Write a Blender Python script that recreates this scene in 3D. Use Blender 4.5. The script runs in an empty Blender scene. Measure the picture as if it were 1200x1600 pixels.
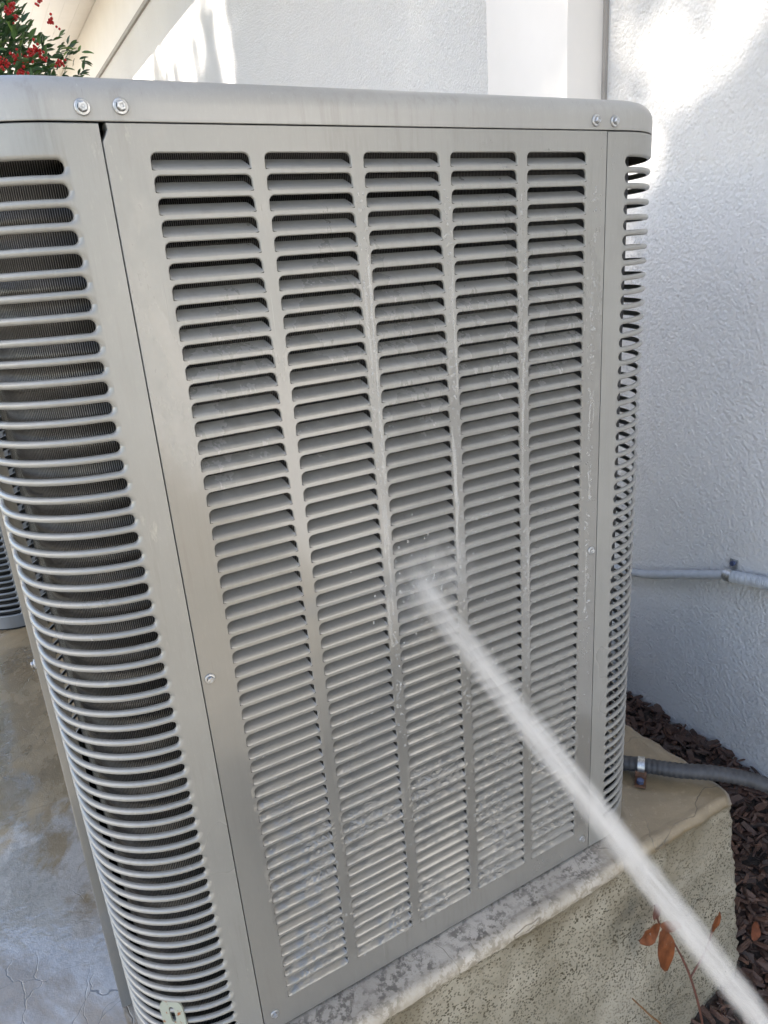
import bpy, bmesh, math, random
import numpy as np
from mathutils import Vector, Matrix, noise
R_ = random.Random(7)
PI = math.pi
sc = bpy.context.scene
COL = sc.collection
Z0 = 0.925                     # height of the panel datum above the slab top

# ------------------------------------------------------------------ camera
cam = bpy.data.cameras.new('camera'); camo = bpy.data.objects.new('camera', cam); COL.objects.link(camo)
cam.sensor_fit = 'VERTICAL'; cam.sensor_height = 24; cam.sensor_width = 18
cam.lens = 24*1118.42/1600; cam.clip_start = 0.02; cam.clip_end = 600
Rc = ((0.86727335, -0.49238884, -0.07341779), (-0.22455536, -0.25530038, -0.94042363), (0.44431051, 0.83209071, -0.33198377))
CAM = Vector((-0.14746829, -0.60678898, -0.07763118+Z0))
m = Matrix.Identity(4)
for i in range(3):
    m[i][0] = Rc[0][i]; m[i][1] = -Rc[1][i]; m[i][2] = -Rc[2][i]; m[i][3] = CAM[i]
camo.matrix_world = m
sc.camera = camo

# ------------------------------------------------------------------ sky, sun, exposure
SUN = Vector((0.79, -0.12, -0.60)).normalized()          # direction the light travels
w = bpy.data.worlds.new('World'); sc.world = w; w.use_nodes = True
nt = w.node_tree; bg = nt.nodes['Background']
sky = nt.nodes.new('ShaderNodeTexSky'); sky.sky_type = 'NISHITA'; sky.sun_disc = False
sky.sun_elevation = math.asin(-SUN.z); sky.sun_rotation = math.atan2(-SUN.x, -SUN.y)
sky.air_density = 1.0; sky.dust_density = 1.3; sky.ozone_density = 1.0
nt.links.new(sky.outputs[0], bg.inputs[0]); bg.inputs[1].default_value = 0.13
sl = bpy.data.lights.new('sun', 'SUN'); sl.energy = 4.4; sl.angle = math.radians(0.5); sl.color = (1, 0.91, 0.80)
so = bpy.data.objects.new('sun', sl); COL.objects.link(so)
so.rotation_euler = (-SUN).to_track_quat('Z', 'Y').to_euler(); so.location = (-6, 2, 8)
sc.view_settings.view_transform = 'Standard'; sc.view_settings.look = 'None'
sc.view_settings.exposure = 1.70; sc.view_settings.gamma = 1; sc.view_settings.use_curve_mapping = False
sc.render.engine = 'CYCLES'
cy = sc.cycles
cy.use_denoising = True; cy.max_bounces = 10; cy.diffuse_bounces = 4; cy.glossy_bounces = 4
cy.transmission_bounces = 6; cy.volume_bounces = 3; cy.transparent_max_bounces = 8
cy.caustics_reflective = False; cy.caustics_refractive = False; cy.sample_clamp_indirect = 8
cy.volume_step_rate = 1.0

# ------------------------------------------------------------------ helpers
def link(o, parent=None):
    COL.objects.link(o)
    if parent: o.parent = parent
    return o
def mesh_of(name, bm, mat, smooth=False):
    me = bpy.data.meshes.new(name); bm.to_mesh(me); bm.free()
    for mm in (mat if isinstance(mat, (list, tuple)) else [mat]): me.materials.append(mm)
    if smooth: me.polygons.foreach_set('use_smooth', [True]*len(me.polygons))
    return me
def auto(me, ang=35):
    me.polygons.foreach_set('use_smooth', [True]*len(me.polygons))
    me.set_sharp_from_angle(angle=math.radians(ang))
def obj(name, bm, mat, parent=None, smooth=None, loc=None):
    me = mesh_of(name, bm, mat)
    if smooth is True: auto(me, 180)
    elif smooth: auto(me, smooth)
    o = bpy.data.objects.new(name, me); link(o, parent)
    if loc is not None: o.location = loc
    return o
def inst(name, me, parent=None, loc=(0, 0, 0), rot=(0, 0, 0)):
    o = bpy.data.objects.new(name, me); link(o, parent); o.location = loc; o.rotation_euler = rot
    return o
def tag(o, label=None, cat=None, group=None, kind=None):
    if label: o['label'] = label
    if cat: o['category'] = cat
    if group: o['group'] = group
    if kind: o['kind'] = kind
    return o
def empty(name, loc=(0, 0, 0)):
    o = bpy.data.objects.new(name, None); link(o); o.location = loc; o.empty_display_size = .1
    return o
def copy_tree(o, parent=None):
    c = o.copy(); COL.objects.link(c)
    if parent: c.parent = parent
    for ch in list(o.children): copy_tree(ch, c)
    return c
def box(bm, lo, hi, mi=0):
    r = bmesh.ops.create_cube(bm, size=1)
    c = [(a+b)/2 for a, b in zip(lo, hi)]; s = [b-a for a, b in zip(lo, hi)]
    for v in r['verts']: v.co = Vector([v.co[i]*s[i]+c[i] for i in range(3)])
    return r['verts']
def face(bm, vs):
    try: return bm.faces.new(vs)
    except ValueError: return None
def grid(bm, rows, close=False):
    """rows of Vectors -> quads"""
    V = [[bm.verts.new(p) for p in r] for r in rows]
    for a, b in zip(V, V[1:]):
        n = len(a)
        for i in range(n if close else n-1):
            j = (i+1) % n
            face(bm, (a[i], a[j], b[j], b[i]))
    return V
def tube(bm, pts, rad, n=12, cap=True):
    pts = [Vector(p) for p in pts]; rows = []
    up = Vector((0, 0, 1))
    for i, p in enumerate(pts):
        t = (pts[min(i+1, len(pts)-1)]-pts[max(i-1, 0)]).normalized()
        a = t.cross(up)
        if a.length < 1e-3: a = t.cross(Vector((1, 0, 0)))
        a.normalize(); b = a.cross(t)
        r = rad[i] if isinstance(rad, (list, tuple)) else rad
        rows.append([p+(a*math.cos(2*PI*k/n)+b*math.sin(2*PI*k/n))*r for k in range(n)])
    V = grid(bm, rows, True)
    if cap: face(bm, V[0]); face(bm, V[-1][::-1])
def spline(pts, n=40):
    P = [Vector(p) for p in pts]; P = [P[0]*2-P[1]]+P+[P[-1]*2-P[-2]]; out = []
    seg = len(P)-3
    for i in range(n+1):
        u = i/n*seg; k = min(int(u), seg-1); t = u-k; a, b, c, d = P[k:k+4]
        out.append(0.5*((2*b)+(c-a)*t+(2*a-5*b+4*c-d)*t*t+(3*b-a-3*c+d)*t*t*t))
    return out
def fbm(p, o=4): return noise.fractal(Vector(p), 1.0, 2.0, o)

# ------------------------------------------------------------------ node materials
class M:
    def __init__(s, name):
        s.m = bpy.data.materials.new(name); s.m.use_nodes = True; s.t = s.m.node_tree
        s.p = s.t.nodes['Principled BSDF']; s.out = s.t.nodes['Material Output']
    def n(s, ty, **k):
        nd = s.t.nodes.new(ty)
        for a, v in k.items(): setattr(nd, a, v)
        return nd
    def l(s, a, b): s.t.links.new(a, b); return s
    def val(s, sock, v):
        if hasattr(v, 'is_output') or isinstance(v, bpy.types.NodeSocket): s.l(v, sock)
        else: sock.default_value = v
    def set(s, **k):
        for a, v in k.items():
            nm = a.replace('_', ' ')
            s.val(s.p.inputs[nm], (*v, 1) if isinstance(v, tuple) and len(v) == 3 else v)
        return s
    def pos(s, scale=(1, 1, 1), obj=False, rot=(0, 0, 0)):
        src = s.n('ShaderNodeTexCoord').outputs['Object'] if obj else s.n('ShaderNodeNewGeometry').outputs['Position']
        mp = s.n('ShaderNodeMapping'); s.l(src, mp.inputs[0]); mp.inputs['Scale'].default_value = scale; mp.inputs['Rotation'].default_value = rot
        return mp.outputs[0]
    def noise(s, vec, scale, detail=4, rough=.55, dist=0):
        nd = s.n('ShaderNodeTexNoise'); s.l(vec, nd.inputs['Vector'])
        nd.inputs['Scale'].default_value = scale; nd.inputs['Detail'].default_value = detail
        nd.inputs['Roughness'].default_value = rough; nd.inputs['Distortion'].default_value = dist
        return nd.outputs['Fac']
    def voro(s, vec, scale, feature='F1', out='Distance', rnd=1):
        nd = s.n('ShaderNodeTexVoronoi', feature=feature); s.l(vec, nd.inputs['Vector'])
        nd.inputs['Scale'].default_value = scale; nd.inputs['Randomness'].default_value = rnd
        return nd.outputs[out]
    def ramp(s, f, stops):
        nd = s.n('ShaderNodeValToRGB'); s.l(f, nd.inputs[0]); e = nd.color_ramp.elements
        while len(e) < len(stops): e.new(0.5)
        for i, (p, c) in enumerate(stops):
            e[i].position = p; e[i].color = (*c, 1) if isinstance(c, tuple) else (c, c, c, 1)
        return nd.outputs[0]
    def step(s, f, a, b, lo=0.0, hi=1.0):
        nd = s.n('ShaderNodeMapRange', clamp=True); s.l(f, nd.inputs[0])
        nd.inputs[1].default_value = a; nd.inputs[2].default_value = b; nd.inputs[3].default_value = lo; nd.inputs[4].default_value = hi
        return nd.outputs[0]
    def math(s, op, a, b=0.0, c=0.0):
        nd = s.n('ShaderNodeMath', operation=op)
        s.val(nd.inputs[0], a); s.val(nd.inputs[1], b); s.val(nd.inputs[2], c)
        return nd.outputs[0]
    def mix(s, f, a, b, mode='MIX'):
        nd = s.n('ShaderNodeMix', data_type='RGBA', blend_type=mode)
        s.val(nd.inputs[0], f)
        for k, v in ((6, a), (7, b)): s.val(nd.inputs[k], (*v, 1) if isinstance(v, tuple) else v)
        return nd.outputs[2]
    def xyz(s, vec):
        nd = s.n('ShaderNodeSeparateXYZ'); s.l(vec, nd.inputs[0]); return nd.outputs
    def bump(s, h, strength=.3, dist=.002, prev=None):
        nd = s.n('ShaderNodeBump'); s.l(h, nd.inputs['Height'])
        nd.inputs['Strength'].default_value = strength; nd.inputs['Distance'].default_value = dist
        if prev: s.l(prev, nd.inputs['Normal'])
        return nd.outputs[0]

def mat_paint(name, base, wetamt=1.0, ripples=0.0):
    k = M(name); P = k.pos()
    x, y, z = k.xyz(P)
    big = k.noise(P, 5, 3); fine = k.noise(k.pos((60, 60, 14)), 6, 4, .7)
    speck = k.noise(P, 700, 2, .6)
    col = k.mix(k.step(big, .35, .7), tuple(c*.93 for c in base), tuple(c*1.05 for c in base))
    col = k.mix(k.step(fine, .52, .75, 0, .30), col, tuple(min(1, c*1.22) for c in base))
    grime = k.math('MULTIPLY', k.step(k.noise(k.pos((70, 70, 5)), 2.0, 5, .65), .50, .72), k.step(k.noise(P, 6, 3), .40, .62))
    col = k.mix(k.math('MULTIPLY', grime, .35), col, (.17, .155, .13))
    # pale dried water marks
    marks = k.math('MULTIPLY', k.step(k.noise(k.pos((30, 30, 9)), 3.0, 5, .7), .60, .72), k.step(k.noise(P, 9, 2), .50, .60))
    col = k.mix(k.math('MULTIPLY', k.math('MULTIPLY', marks, k.step(x, .015, -.005)), .6), col, (.50, .475, .42))
    # scratches, two directions
    for rot, thr in (((0, .55, .0), .715), ((0, -.85, .2), .735), ((0, .15, .1), .725)):
        sv = k.noise(k.pos((900, 260, 14), rot=rot), 1.0, 2, .5)
        gate = k.step(k.noise(P, 16, 2), .45, .62)
        ss = k.math('MULTIPLY', k.step(sv, thr, thr+.04), gate)
        col = k.mix(k.math('MULTIPLY', ss, .7), col, tuple(c*.55 for c in base) if thr < .72 else tuple(min(1, c*1.5) for c in base))
    col = k.mix(k.step(speck, .60, .8, 0, .25), col, tuple(c*.7 for c in base))
    # wet film: lower part of the panel and the runs down between the louvre columns
    edge = k.noise(k.pos((9, 9, 4)), 2.2, 5, .65)
    wet = k.step(k.math('ADD', k.math('MULTIPLY', z, -1.0), k.math('MULTIPLY', edge, .9)), -.42, -.20)
    wetc = k.math('MULTIPLY', wet, wetamt)
    col = k.mix(k.math('MULTIPLY', wetc, .46), col, (.16, .152, .137))
    ripple = k.noise(k.pos((1, 1, 1)), 95, 3, .6, .6)
    drops = k.voro(P, 210)
    dm = k.math('MULTIPLY', k.step(drops, .22, .02), k.step(k.noise(P, 22, 3), .50, .62))
    rough = k.math('SUBTRACT', k.step(big, .3, .7, .30, .42), k.math('MULTIPLY', wetc, .22))
    lower = k.math('MULTIPLY', k.step(z, .42, .22), k.step(k.noise(P, 11, 3), .44, .60))
    h = k.math('ADD', k.math('MULTIPLY', ripple, k.math('MULTIPLY', lower, .9*ripples)), k.math('MULTIPLY', k.math('MULTIPLY', dm, k.step(x, .26, .36)), .22*wetamt))
    b0 = k.bump(speck, .05, .0004)
    bb = k.bump(h, 1.0, .0040, b0)
    k.set(Base_Color=col, Roughness=rough, Metallic=.15, Normal=bb)
    k.p.inputs['Specular IOR Level'].default_value = .55
    k.val(k.p.inputs['Coat Weight'], k.math('ADD', .12, k.math('MULTIPLY', wetc, .75))); k.p.inputs['Coat Roughness'].default_value = .08
    k.l(bb, k.p.inputs['Coat Normal'])
    return k.m
PAINT = mat_paint('grey_beige_paint', (.300, .297, .281))
PAINT_SLAT = mat_paint('grey_beige_paint_wet_slats', (.300, .297, .281), 1.0, 1.0)
PAINT_DRY = mat_paint('grey_beige_paint_dry', (.30, .298, .283), .25)
PAINT_CAP_SKYLIT = mat_paint('grey_beige_paint_cap_skylit', (.36, .356, .342), .1)  # paler than the casing: sky light painted in, with slight dust
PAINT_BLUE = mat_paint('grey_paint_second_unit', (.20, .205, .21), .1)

def mat_simple(name, col, rough=.5, metal=0, var=.15, sc_=40, bump=0, bd=.001):
    k = M(name); P = k.pos(); f = k.noise(P, sc_, 5, .6)
    c = k.mix(k.step(f, .3, .7), tuple(x*(1-var) for x in col), tuple(min(1, x*(1+var)) for x in col))
    k.set(Base_Color=c, Roughness=rough, Metallic=metal)
    if bump: k.l(k.bump(f, bump, bd), k.p.inputs['Normal'])
    return k.m
ZINC = mat_simple('zinc_screw', (.46, .47, .48), .38, .8, .3, 300, .2, .0005)
DARK = mat_simple('dark_inside', (.012, .012, .013), .8)
TRIM = mat_simple('white_trim_paint', (.74, .71, .68), .42, 0, .03, 6, .08, .002)
SOFFIT = mat_simple('white_soffit_vinyl', (.80, .79, .78), .45, 0, .03, 6)
GREYTRIM = mat_simple('grey_trim_edge', (.32, .30, .28), .5, 0, .1, 20)
HOSE = mat_simple('dark_grey_conduit', (.034, .037, .044), .52, 0, .35, 60, .3, .0015)
PIPE = mat_simple('painted_grey_conduit', (.42, .45, .49), .5, 0, .12, 50, .2, .001)
RUSTY = mat_simple('rusty_clip', (.10, .05, .03), .7, .2, .5, 90, .5, .001)
BLUESCREW = mat_simple('blue_screw_head', (.10, .13, .24), .35, .6, .2, 200)
FOIL = mat_simple('foil_tape', (.75, .76, .78), .25, .9, .1, 60, .6, .002)
LEAFMAT = [mat_simple('bush_leaf_dark', (.035, .085, .028), .42, 0, .35, 9), mat_simple('bush_leaf_mid', (.08, .16, .045), .42, 0, .35, 9), mat_simple('bush_leaf_light', (.16, .27, .06), .45, 0, .3, 9)]
BERRY = mat_simple('red_berry', (.50, .018, .016), .28, 0, .25, 60)
BARK = mat_simple('tree_bark', (.10, .075, .055), .85, 0, .4, 12, .8, .01)
CROWN = mat_simple('tree_leaf', (.05, .085, .03), .55, 0, .4, 3)
DEADLEAF = mat_simple('brown_dead_leaf', (.15, .046, .014), .5, 0, .45, 55, .4, .002)
STEM = mat_simple('reddish_stem', (.13, .055, .04), .6, 0, .3, 80)
TWIG = mat_simple('dry_twig', (.20, .10, .04), .7, 0, .35, 120, .4, .001)
ROOF = mat_simple('roof_shingle', (.12, .11, .10), .85, 0, .3, 20, .5, .01)

def mat_coil():
    k = M('condenser_fins'); u = k.n('ShaderNodeUVMap').outputs[0]
    x, y, z = k.xyz(u)
    P = k.pos()
    fin = k.math('SINE', k.math('MULTIPLY', x, 2*PI/.00175))
    jitter = k.noise(P, 40, 3)
    band = k.noise(k.pos((3, 3, 60)), 3, 3, .6)
    col = k.mix(k.step(fin, -.2, .9), (.008, .008, .008), (.14, .14, .142))
    col = k.mix(k.step(jitter, .45, .75, 0, .5), col, (.04, .04, .038))
    tubes = k.math('SINE', k.math('MULTIPLY', y, 2*PI/.0254))
    k.set(Base_Color=col, Metallic=.75, Roughness=k.step(band, .4, .6, .30, .5))
    b = k.bump(fin, .6, .0006); b = k.bump(tubes, .30, .005, b); b = k.bump(k.noise(P, 90, 2), .2, .002, b)
    k.l(b, k.p.inputs['Normal'])
    return k.m
COIL = mat_coil()

def mat_stucco():
    k = M('white_stucco'); P = k.pos()
    a = k.noise(P, 26, 10, .80); b = k.step(k.voro(P, 135), .75, .05); v = k.noise(P, 9, 4, .6); big = k.noise(P, 1.6, 4)
    h = k.math('ADD', k.math('MULTIPLY', a, 1.0), k.math('ADD', k.math('MULTIPLY', b, .22), k.math('MULTIPLY', v, .6)))
    col = k.mix(k.step(big, .35, .65), (.79, .79, .79), (.84, .84, .835))
    col = k.mix(k.step(a, .42, .30, 0, .35), col, (.50, .50, .50))
    x, y, z = k.xyz(P)
    dirt = k.math('MULTIPLY', k.step(z, .22, -.34), k.step(k.noise(k.pos((2, 2, 1.2)), 3, 5), .45, .7))
    col = k.mix(k.math('MULTIPLY', dirt, .30), col, (.36, .37, .38))
    foot_tint = k.step(k.math('ADD', z, k.math('MULTIPLY', k.noise(k.pos((2.5, 2.5, 2)), 2, 5, .6), .35)), .36, .05)   # darker, bluer tone towards the foot of the wall
    col = k.mix(k.math('MULTIPLY', foot_tint, .30), col, (.52, .56, .63))
    k.set(Base_Color=col, Roughness=.85)
    k.l(k.bump(h, 1.0, .0125), k.p.inputs['Normal'])
    return k.m
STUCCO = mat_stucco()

def mat_face():
    """slab sides: washed pale cement with dark olive pits and biofilm"""
    k = M('pitted_concrete'); P = k.pos()
    n1 = k.noise(P, 7, 5, .6, .4); pits = k.math('ADD', k.math('MULTIPLY', k.noise(k.pos((1, 1, .75)), 125, 6, .74), .66), k.math('MULTIPLY', k.step(k.voro(P, 230), .6, .1), .34)); pits2 = k.noise(P, 85, 4, .7, .2)
    x, y, z = k.xyz(P)
    col = k.mix(k.step(n1, .36, .62), (.28, .258, .20), (.40, .37, .30))
    pm = k.math('MULTIPLY', k.step(pits, .47, .525), k.step(k.noise(P, 12, 3), .30, .55, .35, 1))
    col = k.mix(k.math('MULTIPLY', pm, .95), col, (.065, .055, .032))
    col = k.mix(k.step(pits2, .62, .72, 0, .7), col, (.10, .085, .05))
    olive = k.math('MULTIPLY', k.step(z, -.16, -.02), k.step(k.noise(P, 9, 5, .65), .42, .58))
    col = k.mix(k.math('MULTIPLY', olive, .7), col, (.14, .115, .07))
    h = k.math('SUBTRACT', k.math('MULTIPLY', n1, .4), k.math('MULTIPLY', pm, .5))
    k.set(Base_Color=col, Roughness=k.step(n1, .4, .6, .35, .6))
    k.l(k.bump(h, .6, .0022), k.p.inputs['Normal'])
    return k.m
FACE = mat_face()

def mat_top():
    """slab top: worn concrete, wet tan to the right, soaked with standing water on the left"""
    k = M('wet_concrete'); P = k.pos()
    x, y, z = k.xyz(P)
    n1 = k.noise(P, 6, 6, .65, .5); n2 = k.noise(P, 90, 4, .7); n3 = k.noise(P, 320, 2, .6)
    dist = k.n('ShaderNodeVectorMath', operation='ADD')
    nz = k.n('ShaderNodeTexNoise'); nz.inputs['Scale'].default_value = 6; nz.inputs['Detail'].default_value = 4
    k.l(P, nz.inputs['Vector']); sv = k.n('ShaderNodeVectorMath', operation='SCALE'); k.l(nz.outputs['Color'], sv.inputs[0]); sv.inputs['Scale'].default_value = .14
    k.l(P, dist.inputs[0]); k.l(sv.outputs[0], dist.inputs[1])
    crk = k.voro(dist.outputs[0], 5.5, 'DISTANCE_TO_EDGE'); crk2 = k.voro(dist.outputs[0], 14, 'DISTANCE_TO_EDGE')
    crack = k.math('MAXIMUM', k.math('MULTIPLY', k.step(crk, .0045, .001), k.step(k.noise(P, 5, 3), .47, .58)), k.math('MULTIPLY', k.step(crk2, .011, .003, 0, .7), k.step(k.noise(P, 3.3, 3), .52, .62)))
    dry = k.mix(k.step(n1, .35, .65), (.385, .355, .31), (.50, .465, .415))
    dry = k.mix(k.math('MULTIPLY', k.step(n2, .47, .57, 0, .85), k.math('MULTIPLY', k.step(k.noise(P, 24, 4), .34, .56), k.step(x, -.16, -.08, .35, 1))), dry, (.13, .12, .105))
    tan = k.mix(k.step(n1, .35, .68), (.20, .145, .075), (.35, .265, .155))
    tan = k.mix(k.step(n2, .55, .72, 0, .5), tan, (.33, .28, .19))
    right = k.step(k.math('ADD', x, k.math('MULTIPLY', n1, .25)), .60, .70)
    mud = k.math('MULTIPLY', k.step(x, .05, -.05), k.step(k.math('ADD', k.noise(k.pos((1, .9, 1)), 4.2, 6, .66, .5), k.step(y, .25, .80, -.06, .14)), .45, .53))
    wtan = k.mix(k.step(n1, .35, .68), (.155, .118, .068), (.27, .215, .135))
    wtan = k.mix(k.step(n2, .55, .72, 0, .45), wtan, (.36, .30, .205))
    col = k.mix(mud, dry, tan)
    col = k.mix(right, col, wtan)
    col = k.mix(k.math('MULTIPLY', crack, .75), col, (.045, .038, .030))
    edge = k.math('MULTIPLY', k.step(k.math('ADD', y, k.math('MULTIPLY', n2, .02)), -.016, -.032), k.step(x, .62, .5))
    col = k.mix(k.math('MULTIPLY', edge, k.step(n2, .3, .6, .12, .55)), col, (.37, .32, .235))
    # film of water
    pud = k.math('SUBTRACT', k.noise(k.pos((1, .8, 1)), 3.4, 6, .62, .5), k.step(y, .7, 1.1, 0, .1))
    left = k.step(x, .0, -.08)
    film = k.math('MULTIPLY', k.step(pud, .40, .47), left)
    film = k.math('MAXIMUM', film, k.math('MULTIPLY', right, .45))
    rough = k.math('SUBTRACT', k.step(n2, .3, .7, .5, .66), k.math('MULTIPLY', film, .44))
    col = k.mix(k.math('MULTIPLY', film, .22), col, (.13, .11, .085))
    h = k.math('SUBTRACT', k.math('ADD', k.math('MULTIPLY', n2, .5), k.math('MULTIPLY', n3, .3)), k.math('MULTIPLY', crack, 1.0))
    b = k.bump(h, .6, .0022)
    k.set(Base_Color=col, Roughness=rough, Normal=b)
    rip = k.bump(k.noise(P, 38, 3, .5, .4), .10, .006)
    k.val(k.p.inputs['Coat Weight'], film); k.p.inputs['Coat Roughness'].default_value = .05; k.p.inputs['Coat IOR'].default_value = 1.9
    k.l(rip, k.p.inputs['Coat Normal'])
    return k.m
TOP = mat_top()

def mat_mulch(name, cols):
    k = M(name); P = k.pos()
    isl = k.n('ShaderNodeNewGeometry').outputs['Random Per Island']
    c = k.ramp(isl, [(i/(len(cols)-1), c) for i, c in enumerate(cols)])
    f = k.noise(k.pos((60, 60, 60)), 3, 5, .7)
    c = k.mix(k.step(f, .4, .7), c, (.012, .009, .008), 'MIX') if False else k.mix(k.step(f, .45, .75, 0, .6), c, (.014, .010, .009))
    k.set(Base_Color=c, Roughness=.5)
    k.l(k.bump(k.noise(k.pos((20, 300, 300)), 2, 3), .6, .003), k.p.inputs['Normal'])
    return k.m
MULCH = mat_mulch('bark_mulch', [(.028, .017, .014), (.085, .044, .030), (.050, .028, .022), (.15, .080, .055), (.036, .021, .018), (.11, .055, .036), (.065, .036, .028)])
SOIL = mat_simple('dark_soil', (.022, .016, .013), .85, 0, .5, 60, .9, .012)

def mat_ground():
    k = M('lawn_ground'); P = k.pos()
    n = k.noise(P, 1.2, 5); f = k.noise(P, 60, 4, .7)
    c = k.mix(k.step(n, .4, .62), (.42, .375, .30), (.34, .31, .24)); c = k.mix(k.step(f, .4, .7, 0, .5), c, (.15, .13, .08))
    k.set(Base_Color=c, Roughness=.9); k.l(k.bump(f, .8, .02), k.p.inputs['Normal'])
    return k.m
GROUND = mat_ground()

def mat_water():
    k = M('clear_water'); k.set(Base_Color=(.9, .9, .88), Roughness=.04, IOR=1.33, Alpha=.19)
    k.p.inputs['Specular IOR Level'].default_value = .9; k.p.inputs['Coat Weight'].default_value = 1; k.p.inputs['Coat Roughness'].default_value = .02
    return k.m
WATER = mat_water()

# ------------------------------------------------------------------ large structure: ground, slab, mulch bed
bm = bmesh.new()
s = 250
grid(bm, [[Vector((-s, -s, -.70)), Vector((s, -s, -.70))], [Vector((-s, s, -.70)), Vector((s, s, -.70))]])
tag(obj('ground', bm, GROUND), kind='structure')

SX, SY, SD = .751, -.046, .74     # slab right edge, front edge, depth
def slab():
    bm = bmesh.new()
    # plan path: front edge from far left to the corner, then back along the right edge
    path = []
    x = -3.2
    while x < -.1: path.append((x, SY, 0, -1)); x += .2
    x = -.1
    while x < SX-.022: path.append((x, SY, 0, -1)); x += .007
    for i in range(8):
        a = -PI/2+PI/2*i/7
        path.append((SX-.022+.022*math.cos(a), SY+.022+.022*math.sin(a), math.cos(a), math.sin(a)))
    y = SY+.03
    while y < .8: path.append((SX, y, 1, 0)); y += .007
    while y < 9.3: path.append((SX, y, 1, 0)); y += .25
    # profile: (outset, z)
    prof = [(-.020, 0), (-.016, .0006), (-.012, .0012), (-.008, .001), (-.004, -.0006), (-.001, -.004), (.0006, -.009), (.0, -.016), (-.003, -.024)]
    d = .03
    while d < SD: prof.append((-.004+.0, -d)); d += .011
    rows = []
    for (o, z) in prof:
        r = []
        for (x, y, nx, ny) in path:
            q = (x*9, y*9, z*9)
            n1 = noise.noise(Vector(q)); n2 = noise.noise(Vector((x*34, y*34, z*34))); n3 = noise.noise(Vector((x*90, y*90, z*90)))
            dd = -z
            amp = 1 if dd > .0 else .45
            side = max(0, nx)                     # right side bulges out towards its foot, poured rough against soil
            corner = math.exp(-((x-SX)**2+(y-SY)**2)/.02)
            out = o+amp*(n1*.0028+n2*.0022+n3*.0022)+side*(.010*abs(n2)*min(1, dd/.05)+.006*n3*min(1, dd/.03))
            zz = z+(n1*.0018+n2*.0018 if z > -.02 and o > -.019 else 0)
            fl = max(0, min(1, (x-.50)/.25)); fl = fl*fl*(3-2*fl)          # the corner splays out towards its foot
            r.append(Vector((x+nx*out+fl*.070*min(1, dd/.35), y+ny*out, zz)))
        rows.append(r)
    V = grid(bm, rows)
    # flat top
    top = V[0]
    c1 = bm.verts.new((-3.2, 9.3, 0))
    face(bm, [c1]+top)
    bmesh.ops.recalc_face_normals(bm, faces=bm.faces)
    for f in bm.faces:
        zc = f.calc_center_median().z
        f.material_index = 0 if zc > -.014 else 1
    o = obj('concrete_slab', bm, [TOP, FACE], smooth=60)
    return o
tag(slab(), 'pitted wet concrete slab that the grey air conditioner stands on', 'concrete slab')

def mulch_h(x, y):
    base = -.37+.03*noise.noise(Vector((x*3, y*3, 1)))+.014*noise.noise(Vector((x*14, y*14, 3)))
    base += .03*max(0, min(1, (x-.95)/.25))         # heaped a little against the house wall
    base += -.15*max(0, min(1, (.12-y)/.36))
    base -= .14*max(0, min(1, (.76-x)/.14))*max(0, min(1, (.02-y)/.08))   # falls away in front of the slab
    return base
bm = bmesh.new()
xs = [.2+i*.0125 for i in range(80)]; ys = [-1.4+i*.0125 for i in range(222)]
grid(bm, [[Vector((x, y, mulch_h(x, y))) for x in xs] for y in ys])
grid(bm, [[Vector((x, y, mulch_h(x, y))) for x in (.6, .75, .9, 1.05, 1.19)] for y in [1.36+.3*i for i in range(27)]])
tag(obj('mulch_bed', bm, SOIL, smooth=True), kind='structure')

def chip(bm, c, L, W, T, rz, tilt, roll):
    rot = Matrix.Rotation(rz, 3, 'Z') @ Matrix.Rotation(tilt, 3, 'Y') @ Matrix.Rotation(roll, 3, 'X')
    j = lambda a: a*R_.uniform(.55, 1.0)
    pts = [(-L, j(-W), 0), (0, -W*R_.uniform(.8, 1.2), 0), (L, j(-W), 0), (L*R_.uniform(.9, 1.15), j(W), 0), (0, W*R_.uniform(.8, 1.2), 0), (-L*R_.uniform(.9, 1.2), j(W), 0)]
    bend = R_.uniform(-.2, .2)*L
    a = [bm.verts.new(c+rot @ Vector((p[0], p[1], T+(bend if abs(p[0]) < 1e-6 else 0)))) for p in pts]
    b = [bm.verts.new(c+rot @ Vector((p[0], p[1], -T+(bend if abs(p[0]) < 1e-6 else 0)))) for p in pts]
    face(bm, a); face(bm, b[::-1])
    for i in range(6): face(bm, (a[i], b[i], b[(i+1) % 6], a[(i+1) % 6]))
bm = bmesh.new()
for i in range(15000):
    x = R_.uniform(.45, 1.195); y = R_.uniform(-.75, 1.1)
    if i % 6 == 0: y = R_.uniform(1.1, 2.6)
    if x < .80 and y > -.050: continue
    L = R_.uniform(.005, .019)*(1.4 if R_.random() < .12 else 1); W = L*R_.uniform(.18, .5)
    chip(bm, Vector((x, y, mulch_h(x, y)+R_.uniform(-.004, .016))), L, W, R_.uniform(.0008, .0028), R_.uniform(0, PI), R_.gauss(0, .35), R_.gauss(0, .5))
tag(obj('bark_mulch', bm, MULCH), 'dark brown shredded bark mulch spread between slab and wall', 'mulch', kind='stuff')

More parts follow.
